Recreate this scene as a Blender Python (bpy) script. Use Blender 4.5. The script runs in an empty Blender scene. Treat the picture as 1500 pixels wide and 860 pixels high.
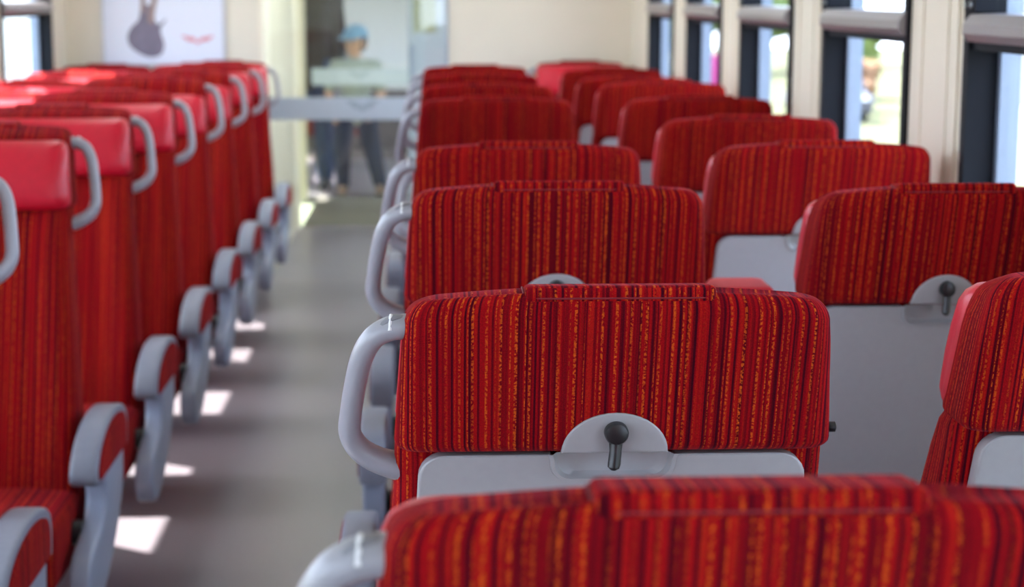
import bpy, bmesh, math, random
from mathutils import Vector, Matrix
random.seed(7)
S = bpy.context.scene
COL = S.collection
S.view_settings.view_transform = 'Standard'
S.view_settings.look = 'None'
S.view_settings.gamma = 1.0
S.view_settings.use_curve_mapping = False
S.view_settings.exposure = 1.08
S.cycles.max_bounces = 10
S.cycles.diffuse_bounces = 6
S.cycles.transparent_max_bounces = 16
S.cycles.caustics_reflective = False
S.cycles.caustics_refractive = False
S.cycles.sample_clamp_indirect = 6.0

# ------------------------------------------------------------------ helpers
def lin(r, g, b):
    def f(c):
        c /= 255.0
        return c / 12.92 if c <= 0.04045 else ((c + 0.055) / 1.055) ** 2.4
    return (f(r), f(g), f(b), 1.0)

def newmat(name):
    m = bpy.data.materials.new(name); m.use_nodes = True
    nt = m.node_tree; b = nt.nodes['Principled BSDF']
    return m, nt, b

def plain(name, col, rough=0.5, metal=0.0, spec=0.5, noise=0.06, scale=40.0, bump=0.0, coat=0.0):
    """Colour with a slight procedural mottling and optional fine bump."""
    m, nt, b = newmat(name)
    b.inputs['Roughness'].default_value = rough
    b.inputs['Metallic'].default_value = metal
    b.inputs['Specular IOR Level'].default_value = spec
    b.inputs['Coat Weight'].default_value = coat
    tc = nt.nodes.new('ShaderNodeTexCoord')
    nz = nt.nodes.new('ShaderNodeTexNoise'); nz.inputs['Scale'].default_value = scale
    nz.inputs['Detail'].default_value = 4
    nt.links.new(tc.outputs['Object'], nz.inputs['Vector'])
    rp = nt.nodes.new('ShaderNodeValToRGB')
    rp.color_ramp.elements[0].position = 0.3; rp.color_ramp.elements[1].position = 0.7
    rp.color_ramp.elements[0].color = tuple(c * (1 - noise) for c in col[:3]) + (1,)
    rp.color_ramp.elements[1].color = tuple(min(1, c * (1 + noise)) for c in col[:3]) + (1,)
    nt.links.new(nz.outputs['Fac'], rp.inputs['Fac'])
    nt.links.new(rp.outputs['Color'], b.inputs['Base Color'])
    if bump:
        n2 = nt.nodes.new('ShaderNodeTexNoise'); n2.inputs['Scale'].default_value = scale * 12
        nt.links.new(tc.outputs['Object'], n2.inputs['Vector'])
        bp = nt.nodes.new('ShaderNodeBump'); bp.inputs['Strength'].default_value = bump
        bp.inputs['Distance'].default_value = 0.001
        nt.links.new(n2.outputs['Fac'], bp.inputs['Height'])
        nt.links.new(bp.outputs['Normal'], b.inputs['Normal'])
    return m

def fabric_material(name, gain=1.0):
    """Velvety moquette: vertical stripes of crimson, maroon and broken orange stitching, laid out along the UV map."""
    m, nt, b = newmat(name)
    N, L = nt.nodes, nt.links
    b.inputs['Roughness'].default_value = 0.92
    b.inputs['Specular IOR Level'].default_value = 0.06
    b.inputs['Sheen Weight'].default_value = 0.13
    b.inputs['Sheen Roughness'].default_value = 0.45
    b.inputs['Sheen Tint'].default_value = lin(255, 96, 120)
    uv = N.new('ShaderNodeUVMap'); uv.uv_map = 'fab'
    oi = N.new('ShaderNodeObjectInfo')
    sep = N.new('ShaderNodeSeparateXYZ'); L.new(uv.outputs['UV'], sep.inputs[0])
    def math_(op, a, bb=None, val=None):
        n = N.new('ShaderNodeMath'); n.operation = op
        L.new(a, n.inputs[0])
        if bb is not None: L.new(bb, n.inputs[1])
        if val is not None: n.inputs[1].default_value = val
        return n.outputs[0]
    off = math_('MULTIPLY', oi.outputs['Random'], val=37.0)
    def field(su, sv, seed, detail=2.0):
        c = N.new('ShaderNodeCombineXYZ')
        L.new(math_('MULTIPLY', sep.outputs[0], val=su), c.inputs[0])
        L.new(math_('MULTIPLY', sep.outputs[1], val=sv), c.inputs[1])
        L.new(math_('ADD', off, val=seed), c.inputs[2])
        n = N.new('ShaderNodeTexNoise'); n.inputs['Scale'].default_value = 1.0; n.inputs['Detail'].default_value = detail
        n.inputs['Roughness'].default_value = 0.5
        L.new(c.outputs[0], n.inputs['Vector'])
        return n.outputs['Fac']
    def C(r, gg, bb):
        c = lin(r, gg, bb); return tuple(min(1, x * gain) for x in c[:3]) + (1,)
    def ramp(src, stops):
        r = N.new('ShaderNodeValToRGB'); e = r.color_ramp.elements
        e[0].position, e[0].color = stops[0]; e[1].position, e[1].color = stops[-1]
        for p, c in stops[1:-1]: e.new(p).color = c
        L.new(src, r.inputs['Fac']); return r.outputs['Color']
    def g(v): return (v, v, v, 1)
    def mix(fac, a, col):
        mx = N.new('ShaderNodeMix'); mx.data_type = 'RGBA'
        L.new(fac, mx.inputs['Factor']); L.new(a, mx.inputs['A']); mx.inputs['B'].default_value = col
        return mx.outputs['Result']
    # a woven repeat of about 14 mm that wanders a little along and across the cloth
    wob = field(22, 0.30, 1.3, 1.0)
    ph = math_('ADD', math_('MULTIPLY', sep.outputs[0], val=71.0), math_("MULTIPLY", wob, val=0.8))
    ph = math_('ADD', ph, off)
    fr = N.new('ShaderNodeMath'); fr.operation = 'FRACT'; L.new(ph, fr.inputs[0]); fr = fr.outputs[0]
    base = field(230, 0.6, 5.3, 1.0)
    col = ramp(base, [(0.33, C(104, 4, 22)), (0.45, C(158, 8, 24)), (0.55, C(182, 12, 24)), (0.68, C(198, 30, 24))])
    # maroon furrow and its thinner companion
    k1 = math_('MULTIPLY', ramp(fr, [(0.0, g(0)), (0.05, g(1)), (0.17, g(1)), (0.22, g(0))]), ramp(field(60, 0.5, 21.0, 1.0), [(0.36, g(0.25)), (0.52, g(1))]))
    k2 = math_('MULTIPLY', ramp(fr, [(0.40, g(0)), (0.43, g(1)), (0.49, g(1)), (0.52, g(0))]), ramp(field(70, 0.6, 33.0, 1.0), [(0.48, g(0)), (0.60, g(0.8))]))
    col = mix(math_('MULTIPLY', k1, val=0.9), col, C(62, 3, 26))
    col = mix(k2, col, C(78, 4, 26))
    # orange yarns: broken, slightly zig-zag stitches
    st = field(330, 330, 4.4, 2.0)
    sr = ramp(st, [(0.43, g(0.0)), (0.56, g(1.0))])
    y1 = math_('MULTIPLY', ramp(fr, [(0.56, g(0)), (0.61, g(1)), (0.74, g(1)), (0.79, g(0))]), ramp(field(48, 2.6, 40.0, 1.5), [(0.38, g(0.10)), (0.56, g(1))]))
    y2 = math_('MULTIPLY', ramp(fr, [(0.26, g(0)), (0.29, g(1)), (0.35, g(1)), (0.38, g(0))]), ramp(field(52, 3.0, 55.0, 1.5), [(0.46, g(0)), (0.60, g(0.9))]))
    ym = N.new('ShaderNodeMath'); ym.operation = 'MAXIMUM'; L.new(y1, ym.inputs[0]); L.new(y2, ym.inputs[1])
    fac = math_('MULTIPLY', ym.outputs[0], sr)
    col = mix(math_('MULTIPLY', fac, val=0.85), col, C(250, 104, 30))
    class _R: outputs = {'Result': col}
    m2 = _R
    # pile grain
    gr = field(900, 900, 2.2, 2.0)
    r5 = N.new('ShaderNodeValToRGB'); r5.color_ramp.elements[0].color = (0.72, 0.72, 0.72, 1); r5.color_ramp.elements[1].color = (1.2, 1.2, 1.2, 1)
    r5.color_ramp.elements[0].position = 0.3; r5.color_ramp.elements[1].position = 0.7
    L.new(gr, r5.inputs['Fac'])
    m3 = N.new('ShaderNodeMix'); m3.data_type = 'RGBA'; m3.blend_type = 'MULTIPLY'; m3.inputs['Factor'].default_value = 1.0
    L.new(m2.outputs['Result'], m3.inputs['A']); L.new(r5.outputs['Color'], m3.inputs['B'])
    L.new(m3.outputs['Result'], b.inputs['Base Color'])
    bp = N.new('ShaderNodeBump'); bp.inputs['Strength'].default_value = 0.5; bp.inputs['Distance'].default_value = 0.0012
    hb = math_('ADD', math_('MULTIPLY', gr, val=0.6), math_('MULTIPLY', fac, val=0.8))
    L.new(hb, bp.inputs['Height']); L.new(bp.outputs['Normal'], b.inputs['Normal'])
    return m

def glass_material(name, tint=(0.96, 0.98, 0.98), refl=1.45):
    m, nt, b = newmat(name)
    nt.nodes.remove(b)
    out = nt.nodes['Material Output']
    tr = nt.nodes.new('ShaderNodeBsdfTransparent'); tr.inputs['Color'].default_value = (*tint, 1)
    gl = nt.nodes.new('ShaderNodeBsdfGlossy'); gl.inputs['Roughness'].default_value = 0.0
    lw = nt.nodes.new('ShaderNodeLayerWeight'); lw.inputs['Blend'].default_value = 0.5   # Schlick reflectance, same from both faces
    pw = nt.nodes.new('ShaderNodeMath'); pw.operation = 'POWER'; pw.inputs[1].default_value = 5.0
    nt.links.new(lw.outputs['Facing'], pw.inputs[0])
    fr = nt.nodes.new('ShaderNodeMath'); fr.operation = 'MULTIPLY_ADD'; fr.inputs[1].default_value = 0.6
    fr.inputs[2].default_value = ((refl - 1) / (refl + 1)) ** 2
    nt.links.new(pw.outputs[0], fr.inputs[0])
    mx = nt.nodes.new('ShaderNodeMixShader')
    nt.links.new(fr.outputs[0], mx.inputs[0]); nt.links.new(tr.outputs[0], mx.inputs[1]); nt.links.new(gl.outputs[0], mx.inputs[2])
    nt.links.new(mx.outputs[0], out.inputs['Surface'])
    return m

def obj(name, bm, mat, parent=None, smooth=True, angle=40, mods=None):
    """Links one bmesh as one mesh object (vertices in the parent's own space)."""
    me = bpy.data.meshes.new(name)
    bm.normal_update(); bm.to_mesh(me); bm.free()
    if mat is not None:
        for mm in (mat if isinstance(mat, (list, tuple)) else [mat]): me.materials.append(mm)
    if smooth:
        me.polygons.foreach_set('use_smooth', [True] * len(me.polygons))
        try: me.set_sharp_from_angle(angle=math.radians(angle))
        except Exception: pass
    o = bpy.data.objects.new(name, me); COL.objects.link(o)
    if parent is not None: o.parent = parent
    return o

def tag(o, label=None, cat=None, group=None, kind=None):
    if label: o['label'] = label
    if cat: o['category'] = cat
    if group: o['group'] = group
    if kind: o['kind'] = kind
    return o

def thing(name, loc=(0, 0, 0), rz=0.0, label=None, cat=None, group=None, kind=None):
    o = bpy.data.objects.new(name, None); COL.objects.link(o)
    o.location = loc; o.rotation_euler = (0, 0, rz); o.empty_display_size = 0.1
    return tag(o, label, cat, group, kind)

def copy_tree(o, parent=None):
    c = o.copy(); COL.objects.link(c)
    if parent is not None: c.parent = parent
    for ch in list(o.children): copy_tree(ch, c)
    return c

def box(bm, x0, x1, y0, y1, z0, z1, bev=0.0, seg=2):
    r = bmesh.ops.create_cube(bm, size=1.0)
    vs = r['verts']
    for v in vs:
        v.co = Vector((x0 + (v.co.x + .5) * (x1 - x0), y0 + (v.co.y + .5) * (y1 - y0), z0 + (v.co.z + .5) * (z1 - z0)))
    if bev:
        es = list({e for v in vs for e in v.link_edges})
        bmesh.ops.bevel(bm, geom=es, offset=bev, segments=seg, profile=0.6, affect='EDGES', clamp_overlap=True)

def B(x0, x1, y0, y1, z0, z1, bev=0.0, seg=2):
    bm = bmesh.new(); box(bm, x0, x1, y0, y1, z0, z1, bev, seg); return bm

def prism(bm, pts, axis, a0, a1, bev=0.0, seg=2):
    """Extrude a 2D outline. axis 'x': pts are (y,z); 'y': pts are (x,z); 'z': pts are (x,y)."""
    def mk(p, a):
        if axis == 'x': return (a, p[0], p[1])
        if axis == 'y': return (p[0], a, p[1])
        return (p[0], p[1], a)
    va = [bm.verts.new(mk(p, a0)) for p in pts]; vb = [bm.verts.new(mk(p, a1)) for p in pts]
    fs = [bm.faces.new(va), bm.faces.new(list(reversed(vb)))]
    n = len(pts)
    for i in range(n):
        j = (i + 1) % n
        fs.append(bm.faces.new((va[j], va[i], vb[i], vb[j])))
    bmesh.ops.recalc_face_normals(bm, faces=fs)
    if bev:
        es = list(set(fs[0].edges) | set(fs[1].edges))
        bmesh.ops.bevel(bm, geom=es, offset=bev, segments=seg, profile=0.6, affect='EDGES', clamp_overlap=True)
    return bm

def tube(bm, pts, radii, n=14, cap=True, flat=(1.0, 1.0), up=Vector((0, 1, 0))):
    """Sweep an (optionally flattened) circle along points; flat=(in-plane, along up)."""
    pts = [Vector(p) for p in pts]; rings = []
    for i, p in enumerate(pts):
        a = pts[max(0, i - 1)]; c = pts[min(len(pts) - 1, i + 1)]
        t = (c - a).normalized()
        u = (up - t * up.dot(t))
        if u.length < 1e-4: u = Vector((1, 0, 0)) - t * t.x
        u.normalize(); w = t.cross(u)
        r = radii[i] if isinstance(radii, (list, tuple)) else radii
        rings.append([bm.verts.new(p + (w * math.cos(k / n * 2 * math.pi) * flat[0] + u * math.sin(k / n * 2 * math.pi) * flat[1]) * r) for k in range(n)])
    for a, c in zip(rings, rings[1:]):
        for k in range(n):
            bm.faces.new((a[k], a[(k + 1) % n], c[(k + 1) % n], c[k]))
    if cap:
        bm.faces.new(list(reversed(rings[0]))); bm.faces.new(rings[-1])
    bmesh.ops.recalc_face_normals(bm, faces=bm.faces[:])
    return bm

def spline(pts, n=6):
    """Catmull-Rom through points."""
    P = [Vector(p) for p in pts]; P = [P[0] * 2 - P[1]] + P + [P[-1] * 2 - P[-2]]
    out = []
    for i in range(1, len(P) - 2):
        for k in range(n):
            t = k / n
            a, b, c, d = P[i - 1], P[i], P[i + 1], P[i + 2]
            out.append(0.5 * ((2 * b) + (c - a) * t + (2 * a - 5 * b + 4 * c - d) * t * t + (3 * b - a - 3 * c + d) * t ** 3))
    out.append(P[-2]); return out

def interp(tab, z):
    if z <= tab[0][0]: return tab[0][1]
    for (a, va), (b, vb) in zip(tab, tab[1:]):
        if z <= b:
            t = (z - a) / (b - a); return va + (vb - va) * t
    return tab[-1][1]

# ------------------------------------------------------------------ materials
M_fab = fabric_material('striped_moquette', 0.57)
M_leather = plain('red_leather', lin(190, 14, 42), rough=0.36, spec=0.4, noise=0.05, scale=60, bump=0.12)
M_panel = plain('grey_shell_plastic', lin(155, 155, 158), rough=0.42, noise=0.02, scale=90, bump=0.12)
M_handle = plain('light_grey_handle_plastic', lin(146, 147, 155), rough=0.34, noise=0.02, scale=60)
M_slot = plain('handle_slot_shade', lin(120, 122, 130), rough=0.5, noise=0.03)  # darker grey paints the shade of the hollow in the handle top
M_rib = plain('white_plastic', lin(225, 228, 232), rough=0.25, noise=0.01)
M_rubber = plain('grey_rubber', lin(116, 121, 134), rough=0.5, noise=0.04, scale=80, bump=0.1)
M_support = plain('blue_grey_metal', lin(134, 143, 160), rough=0.38, noise=0.03)
M_black = plain('black_plastic', lin(24, 25, 28), rough=0.35, noise=0.05)
M_cream = plain('cream_wall_panel', lin(223, 216, 197), rough=0.34, noise=0.025, scale=3)
M_ceil = plain('white_ceiling_panel', lin(226, 224, 216), rough=0.5, noise=0.02, scale=3)
M_cream2 = plain('yellow_cream_panel', lin(234, 226, 204), rough=0.4, noise=0.02, scale=3)
M_jamb = plain('olive_cream_panel', lin(202, 194, 170), rough=0.4, noise=0.02, scale=3)
M_frame = plain('black_window_gasket', lin(16, 20, 27), rough=0.7, spec=0.2, noise=0.06)
M_alu = plain('outer_aluminium', lin(124, 138, 156), rough=0.4, metal=0.2, noise=0.03)
M_bar = plain('grey_anodised_bar', lin(134, 130, 132), rough=0.3, metal=0.25, noise=0.03)
M_bolt = plain('steel_bolt', lin(140, 150, 156), rough=0.3, metal=0.9, noise=0.03)
M_glass = glass_material('window_glass', (0.975, 0.975, 0.98))
M_doorglass = glass_material('door_glass', (0.97, 0.985, 0.985), 1.5)
M_greydoor = plain('grey_door_paint', lin(158, 168, 178), rough=0.4, noise=0.02)
M_mat = plain('dark_mat', lin(92, 88, 78), rough=0.8, noise=0.15, scale=120, bump=0.4)
M_brown = plain('brown_floor', lin(104, 92, 86), rough=0.6, noise=0.08, scale=60)
M_paper = plain('poster_paper', lin(222, 226, 238), rough=0.45, noise=0.01)
M_pframe = plain('poster_frame_metal', lin(200, 202, 206), rough=0.35, metal=0.3, noise=0.02)
M_guitar = plain('guitar_print', lin(118, 110, 126), rough=0.5, noise=0.12, scale=14)
M_guitar2 = plain('guitar_neck_print', lin(150, 128, 122), rough=0.5, noise=0.1, scale=14)
M_redprint = plain('red_print', lin(216, 120, 132), rough=0.5, noise=0.03)
M_frost = plain('frosted_band', lin(186, 198, 206), rough=0.6, noise=0.02)
M_emblem = plain('emblem_grey', lin(142, 158, 168), rough=0.6, noise=0.02)
M_notice = plain('notice_green', lin(140, 146, 118), rough=0.6, noise=0.03)
M_piping = plain('red_piping', lin(112, 6, 22), rough=0.8, noise=0.05)
M_red = plain('folded_armrest_red', lin(190, 20, 36), rough=0.6, noise=0.06)

m, nt, b = newmat('speckled_vinyl_floor')
b.inputs['Roughness'].default_value = 0.30
tc = nt.nodes.new('ShaderNodeTexCoord')
vz = nt.nodes.new('ShaderNodeTexNoise'); vz.inputs['Scale'].default_value = 160; vz.inputs['Detail'].default_value = 3
rp = nt.nodes.new('ShaderNodeValToRGB')
rp.color_ramp.elements[0].position = .35; rp.color_ramp.elements[0].color = lin(98, 92, 97)
rp.color_ramp.elements[1].position = .65; rp.color_ramp.elements[1].color = lin(121, 114, 120)
nt.links.new(tc.outputs['Object'], vz.inputs['Vector']); nt.links.new(vz.outputs['Fac'], rp.inputs['Fac'])
nt.links.new(rp.outputs['Color'], b.inputs['Base Color'])
M_floor = m

# ------------------------------------------------------------------ seats
ZT = 1.1445
FILL_LAMP = 0.9  # emission of the added ceiling fill lamps
SKY, SKY_MIX = 9.0, 0.32
def lean(z): return 0.22 * (1.10 - z) / 0.70          # forward offset of the backrest at height z (seat faces +Y)
W_BODY = [(0.36, 0.262), (0.60, 0.250), (0.73, 0.239), (0.90, 0.225), (0.94, 0.2235), (0.967, 0.2235), (1.05, 0.2165), (1.08, 0.2145), (1.12, 0.2105), (1.14, 0.2085)]

def ring_pts(w, yb, yf, r, bol=0.0, n_c=4, n_s=16):
    """Rounded rectangle from front centre round the +x side, back, -x side; with u (arc length measured from the back centre)."""
    r = min(r, (yf - yb) * 0.49, w * 0.49)
    pts = []
    def fy(x):
        if bol == 0: return 0.0
        t = min(1, max(0, (abs(x) / w - 0.62) / 0.22)); t = t * t * (3 - 2 * t)
        return bol * t
    ns = n_s // 2
    for i in range(ns): 
        x = (w - r) * i / ns; pts.append((x, yf + fy(x)))
    yF = yf + fy(w)
    for i in range(n_c + 1):
        a = math.pi / 2 - i / n_c * math.pi / 2
        pts.append((w - r + r * math.cos(a), yF - r + r * math.sin(a)))
    for i in range(1, 4): pts.append((w, yF - r + (yb + r - yF + r) * i / 4))
    for i in range(n_c + 1):
        a = -i / n_c * math.pi / 2
        pts.append((w - r + r * math.cos(a), yb + r + r * math.sin(a)))
    for i in range(1, ns): pts.append(((w - r) * (1 - i / ns), yb))
    half = pts                                    # from front centre to just before back centre
    full = half + [(0.0, yb)] + [(-x, y) for x, y in reversed(half[1:])]
    # arc length from back centre
    ib = len(half); u = [0.0] * len(full)
    for i in range(ib - 1, -1, -1): u[i] = u[i + 1] + math.dist(full[i], full[i + 1])
    for i in range(ib + 1, len(full)): u[i] = u[i - 1] - math.dist(full[i], full[i - 1])
    # across the front the cloth is cut straight: u follows x there
    jb = ns + n_c + 4                              # where the side meets the rear corner
    u0, u1 = u[jb], 0.60 - (w - r); a0 = u[ns]
    for i in range(ns, jb): u[i] = u0 + (u1 - u0) * (u[i] - u0) / (a0 - u0)
    for i in range(ns): u[i] = 0.60 - full[i][0]
    for i in range(1, jb): u[-i] = -u[i]
    return full, u

def loft(rings, us):
    """rings: lists of 3D points (equal count, front centre first). UV map 'fab': u along the ring, v = height."""
    bm = bmesh.new(); uvl = bm.loops.layers.uv.new('fab')
    V = [[bm.verts.new(p) for p in r] for r in rings]; n = len(rings[0])
    cum = [0.0]
    for a, c in zip(rings, rings[1:]):
        cum.append(cum[-1] + (Vector(a[n // 2]) - Vector(c[n // 2])).length)
    for i in range(len(V) - 1):
        for k in range(n):
            k2 = (k + 1) % n
            f = bm.faces.new((V[i][k], V[i][k2], V[i + 1][k2], V[i + 1][k]))
            uu = [us[i][k], us[i][k2], us[i + 1][k2], us[i + 1][k]]
            if k2 == 0:                            # seam at the front centre
                uu[1] = -us[i][0]; uu[2] = -us[i + 1][0]
            for l, (q, vv) in zip(f.loops, ((uu[0], cum[i]), (uu[1], cum[i]), (uu[2], cum[i + 1]), (uu[3], cum[i + 1]))):
                l[uvl].uv = (q, vv)
    for vs, zz in ((V[0], 0), (V[-1], cum[-1])):
        f = bm.faces.new(vs)
        for l in f.loops: l[uvl].uv = (l.vert.co.x, zz + l.vert.co.y)
    bmesh.ops.recalc_face_normals(bm, faces=bm.faces[:])
    return bm

def uv_box(bm):
    """UV 'fab' for simple upholstered blocks: stripes run along the longer in-plane direction away from x."""
    uvl = bm.loops.layers.uv.get('fab') or bm.loops.layers.uv.new('fab')
    for f in bm.faces:
        n = f.normal
        for l in f.loops:
            c = l.vert.co
            if abs(n.x) > 0.7: l[uvl].uv = (c.y, c.z)
            elif abs(n.z) > 0.7: l[uvl].uv = (c.x, c.y)
            else: l[uvl].uv = (c.x, c.z)

def body_bm():
    R, U = [], []
    for z in [0.36, 0.375, 0.40, 0.46, 0.54, 0.62, 0.70, 0.78, 0.86, 0.92, 0.955, 0.975, 1.0, 1.03]:
        a = lean(z); w = interp(W_BODY, z) - (0.006 if z > 0.96 else 0)
        bol = interp([(0.36, .02), (0.5, .03), (0.9, .026), (0.965, .012), (0.99, 0.0)], z)
        yf = a + interp([(0.36, .05), (0.9, .04), (1.0, .02)], z)
        ins = 0.014 if z == 0.36 else (0.004 if z == 0.375 else 0)
        p, u = ring_pts(w - ins, a - 0.046 + ins, yf - ins, 0.03, bol)
        R.append([(x, y, z) for x, y in p]); U.append(u)
    return loft(R, U)

def cover_bm():
    """Headrest hood: overhangs the back panel, rounded shoulders."""
    R, U = [], []
    zs = []
    r = 0.026; zt = 1.136
    for k in range(5):                             # lower rolled edge
        t = k / 4; ang = math.pi / 2 * t
        zs.append((0.961 + 0.013 * (1 - math.cos(ang)) * 1.0, 0.013 * (1 - math.sin(ang))))
    for z in (1.0, 1.02, 1.045, 1.07, 1.09): zs.append((z, 0.0))
    for k in range(1, 9):
        ang = math.pi / 2 * k / 8
        zs.append((zt - r + r * math.sin(ang), r * (1 - math.cos(ang))))
    for i, (z, ins) in enumerate(zs):
        a = lean(z); w = interp(W_BODY, z)
        up = z > 1.05
        yb = a - 0.078
        yf = a + interp([(1.08, 0.036), (1.105, 0.028), (1.122, 0.008), (1.136, -0.032)], z)   # front falls away from a narrow top ridge
        ix, iy = (ins * 0.82, ins * 0.55) if up else (ins, ins)
        full, u0 = ring_pts(w, yb, a + 0.036, 0.026)
        p, _ = ring_pts(w - ix, yb + iy, max(yb + iy + 0.02, yf - (0 if up else iy)), max(0.007, 0.026 - ins * 0.5))
        zz = [z + ((0.003 - 0.011 * (x / w) ** 2) * min(1.0, (z - 1.05) / 0.06) if up else 0) for x, y in p]
        R.append([(x, y, q) for (x, y), q in zip(p, zz)]); U.append(u0)
    return loft(R, U)

def flap_bm():
    """Sewn-on pad in the middle of the headrest's upper edge, with piped border."""
    bm = bmesh.new()
    a = lean(1.135)
    box(bm, -0.0935, 0.0935, a - 0.0730, a - 0.018, 1.1265, ZT, bev=0.0075, seg=4)
    for v in bm.verts:
        if v.co.y > a - 0.035: v.co.z -= 0.005
    uv_box(bm); return bm

def piping_bm():
    a = lean(1.13)
    pts = [(-0.0945, a - 0.03, 1.137), (-0.0945, a - 0.055, 1.1365), (-0.093, a - 0.068, 1.1345), (-0.08, a - 0.0738, 1.1325), (0.0, a - 0.0742, 1.1325), (0.08, a - 0.0738, 1.1325), (0.093, a - 0.068, 1.1345), (0.0945, a - 0.055, 1.1365), (0.0945, a - 0.03, 1.137)]
    return tube(bmesh.new(), spline(pts, 5), 0.0010, 8)

def leather_bm():
    R, U = [], []
    z0, z1, r = 0.966, 1.112, 0.022
    zs = [(z0, r), (z0 + 0.003, 0.010), (z0 + 0.010, 0.003), (z0 + 0.022, 0.0), (1.0, 0), (1.03, 0), (1.06, 0), (z1 - 0.022, 0), (z1 - 0.010, 0.003), (z1 - 0.003, 0.010), (z1, r)]
    for z, ins in zs:
        a = lean(z); w = interp(W_BODY, z) + 0.001
        t = (z - z0) / (z1 - z0)
        bulge = 0.016 * math.sin(math.pi * t)
        p, u = ring_pts(w - ins, a - 0.012, a + 0.052 + bulge - ins * 1.3, 0.03)
        # pillow: fuller in the middle of the width
        p = [(x, y + (0.010 * (1 - (x / w) ** 2) if y > a + 0.03 else 0)) for x, y in p]
        R.append([(x, y, z) for x, y in p]); U.append(u)
    return loft(R, U)

def arc(cx, cz, rx, rz, a0, a1, n):
    return [(cx + rx * math.cos(a0 + (a1 - a0) * i / n), cz + rz * math.sin(a0 + (a1 - a0) * i / n)) for i in range(n + 1)]

def sheared(bm, y_of_z):
    for v in bm.verts: v.co.y += y_of_z(v.co.z)
    return bm

def panel_bm():
    """Rear shell with rounded upper corners and a dished notch under the hook."""
    top, wt, wb = 0.9565, 0.199, 0.226
    pts = []
    pts += [(-wb + 0.02, 0.385)] + [(wb - 0.02, 0.385)]
    pts += arc(wb - 0.02, 0.405, 0.02, 0.02, -math.pi / 2, 0, 4)[1:]
    pts += arc(wt - 0.028, top - 0.028, 0.028, 0.028, 0.0, math.pi / 2, 6)
    pts += [(0.0640, top)]
    pts += arc(0.0440, top - 0.010, 0.0155, 0.0175, 0.15, -math.pi / 2, 6)
    pts += arc(-0.0440, top - 0.010, 0.0155, 0.0175, -math.pi / 2, -math.pi - 0.15, 6)
    pts += [(-0.0640, top)]
    pts += arc(-wt + 0.028, top - 0.028, 0.028, 0.028, math.pi / 2, math.pi, 6)
    pts += arc(-wb + 0.02, 0.405, 0.02, 0.02, math.pi, 1.5 * math.pi, 4)[:-1]
    bm = bmesh.new(); prism(bm, pts, 'y', -0.068, -0.044, bev=0.004, seg=3)
    bmesh.ops.triangulate(bm, faces=[f for f in bm.faces if len(f.verts) > 6])
    return sheared(bm, lean)

def tray_bm():
    bm = bmesh.new()
    top = 0.9572
    o = [(0.0625, top)] + arc(0.0440, top - 0.010, 0.0165, 0.0185, 0.1, -math.pi / 2, 6) + arc(-0.0440, top - 0.010, 0.0165, 0.0185, -math.pi / 2, -math.pi - 0.1, 6) + [(-0.0625, top)]
    def sc(k, dz): return [(x * k, top + (z - top) * k + dz) for x, z in o]
    # rim (raised lip) then the dish floor set back into the shell
    loops = [(sc(1.07, 0.0), -0.0672), (sc(1.05, 0.0), -0.0705), (sc(0.99, 0.0), -0.0705), (sc(0.93, 0.0), -0.060), (sc(0.80, 0.0), -0.0555)]
    V = [[bm.verts.new((x, y, z)) for x, z in l] for l, y in loops]
    for a, c in zip(V, V[1:]):
        for i in range(len(o) - 1): bm.faces.new((a[i], a[i + 1], c[i + 1], c[i]))
    bm.faces.new(V[-1])
    bmesh.ops.recalc_face_normals(bm, faces=bm.faces[:])
    bmesh.ops.triangulate(bm, faces=[f for f in bm.faces if len(f.verts) > 6])
    return sheared(bm, lean)

def mount_bm():
    pts = arc(0, 0.9620, 0.0540, 0.0455, 0, math.pi, 20)
    bm = bmesh.new(); prism(bm, pts, 'y', -0.0815, -0.060, bev=0.003, seg=3)
    bmesh.ops.triangulate(bm, faces=[f for f in bm.faces if len(f.verts) > 6])
    return sheared(bm, lean)

def hook_bm():
    bm = bmesh.new()
    a = lean(0.98)
    n = 24
    tube(bm, [(0, a - 0.078, 0.9865), (0, a - 0.092, 0.9865), (0, a - 0.0955, 0.9865), (0, a - 0.097, 0.9865)], [0.0122, 0.0122, 0.0108, 0.006], n, up=Vector((0, 0, 1)))
    L = bmesh.new()
    tube(L, [(0.0, a - 0.088, 0.983), (-0.0008, a - 0.090, 0.968), (-0.0022, a - 0.092, 0.955), (-0.0030, a - 0.093, 0.9510), (-0.0032, a - 0.093, 0.9485)], [0.0075, 0.0062, 0.0066, 0.006, 0.003], 12, up=Vector((0, 1, 0)))
    me = bpy.data.meshes.new('t'); L.to_mesh(me); L.free(); bm.from_mesh(me); bpy.data.meshes.remove(me)
    return bm

def peg_bm(side=1):
    bm = bmesh.new(); a = lean(0.975)
    tube(bm, [(side * 0.205, a - 0.02, 0.974), (side * 0.227, a - 0.02, 0.974)], 0.0035, 10, up=Vector((0, 0, 1)))
    L = bmesh.new(); tube(L, [(side * 0.227, a - 0.02, 0.974), (side * 0.230, a - 0.02, 0.974), (side * 0.236, a - 0.02, 0.974), (side * 0.2375, a - 0.02, 0.974)], [0.004, 0.0058, 0.0058, 0.003], 12, up=Vector((0, 0, 1)))
    me = bpy.data.meshes.new('t'); L.to_mesh(me); L.free(); bm.from_mesh(me); bpy.data.meshes.remove(me)
    return bm

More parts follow.
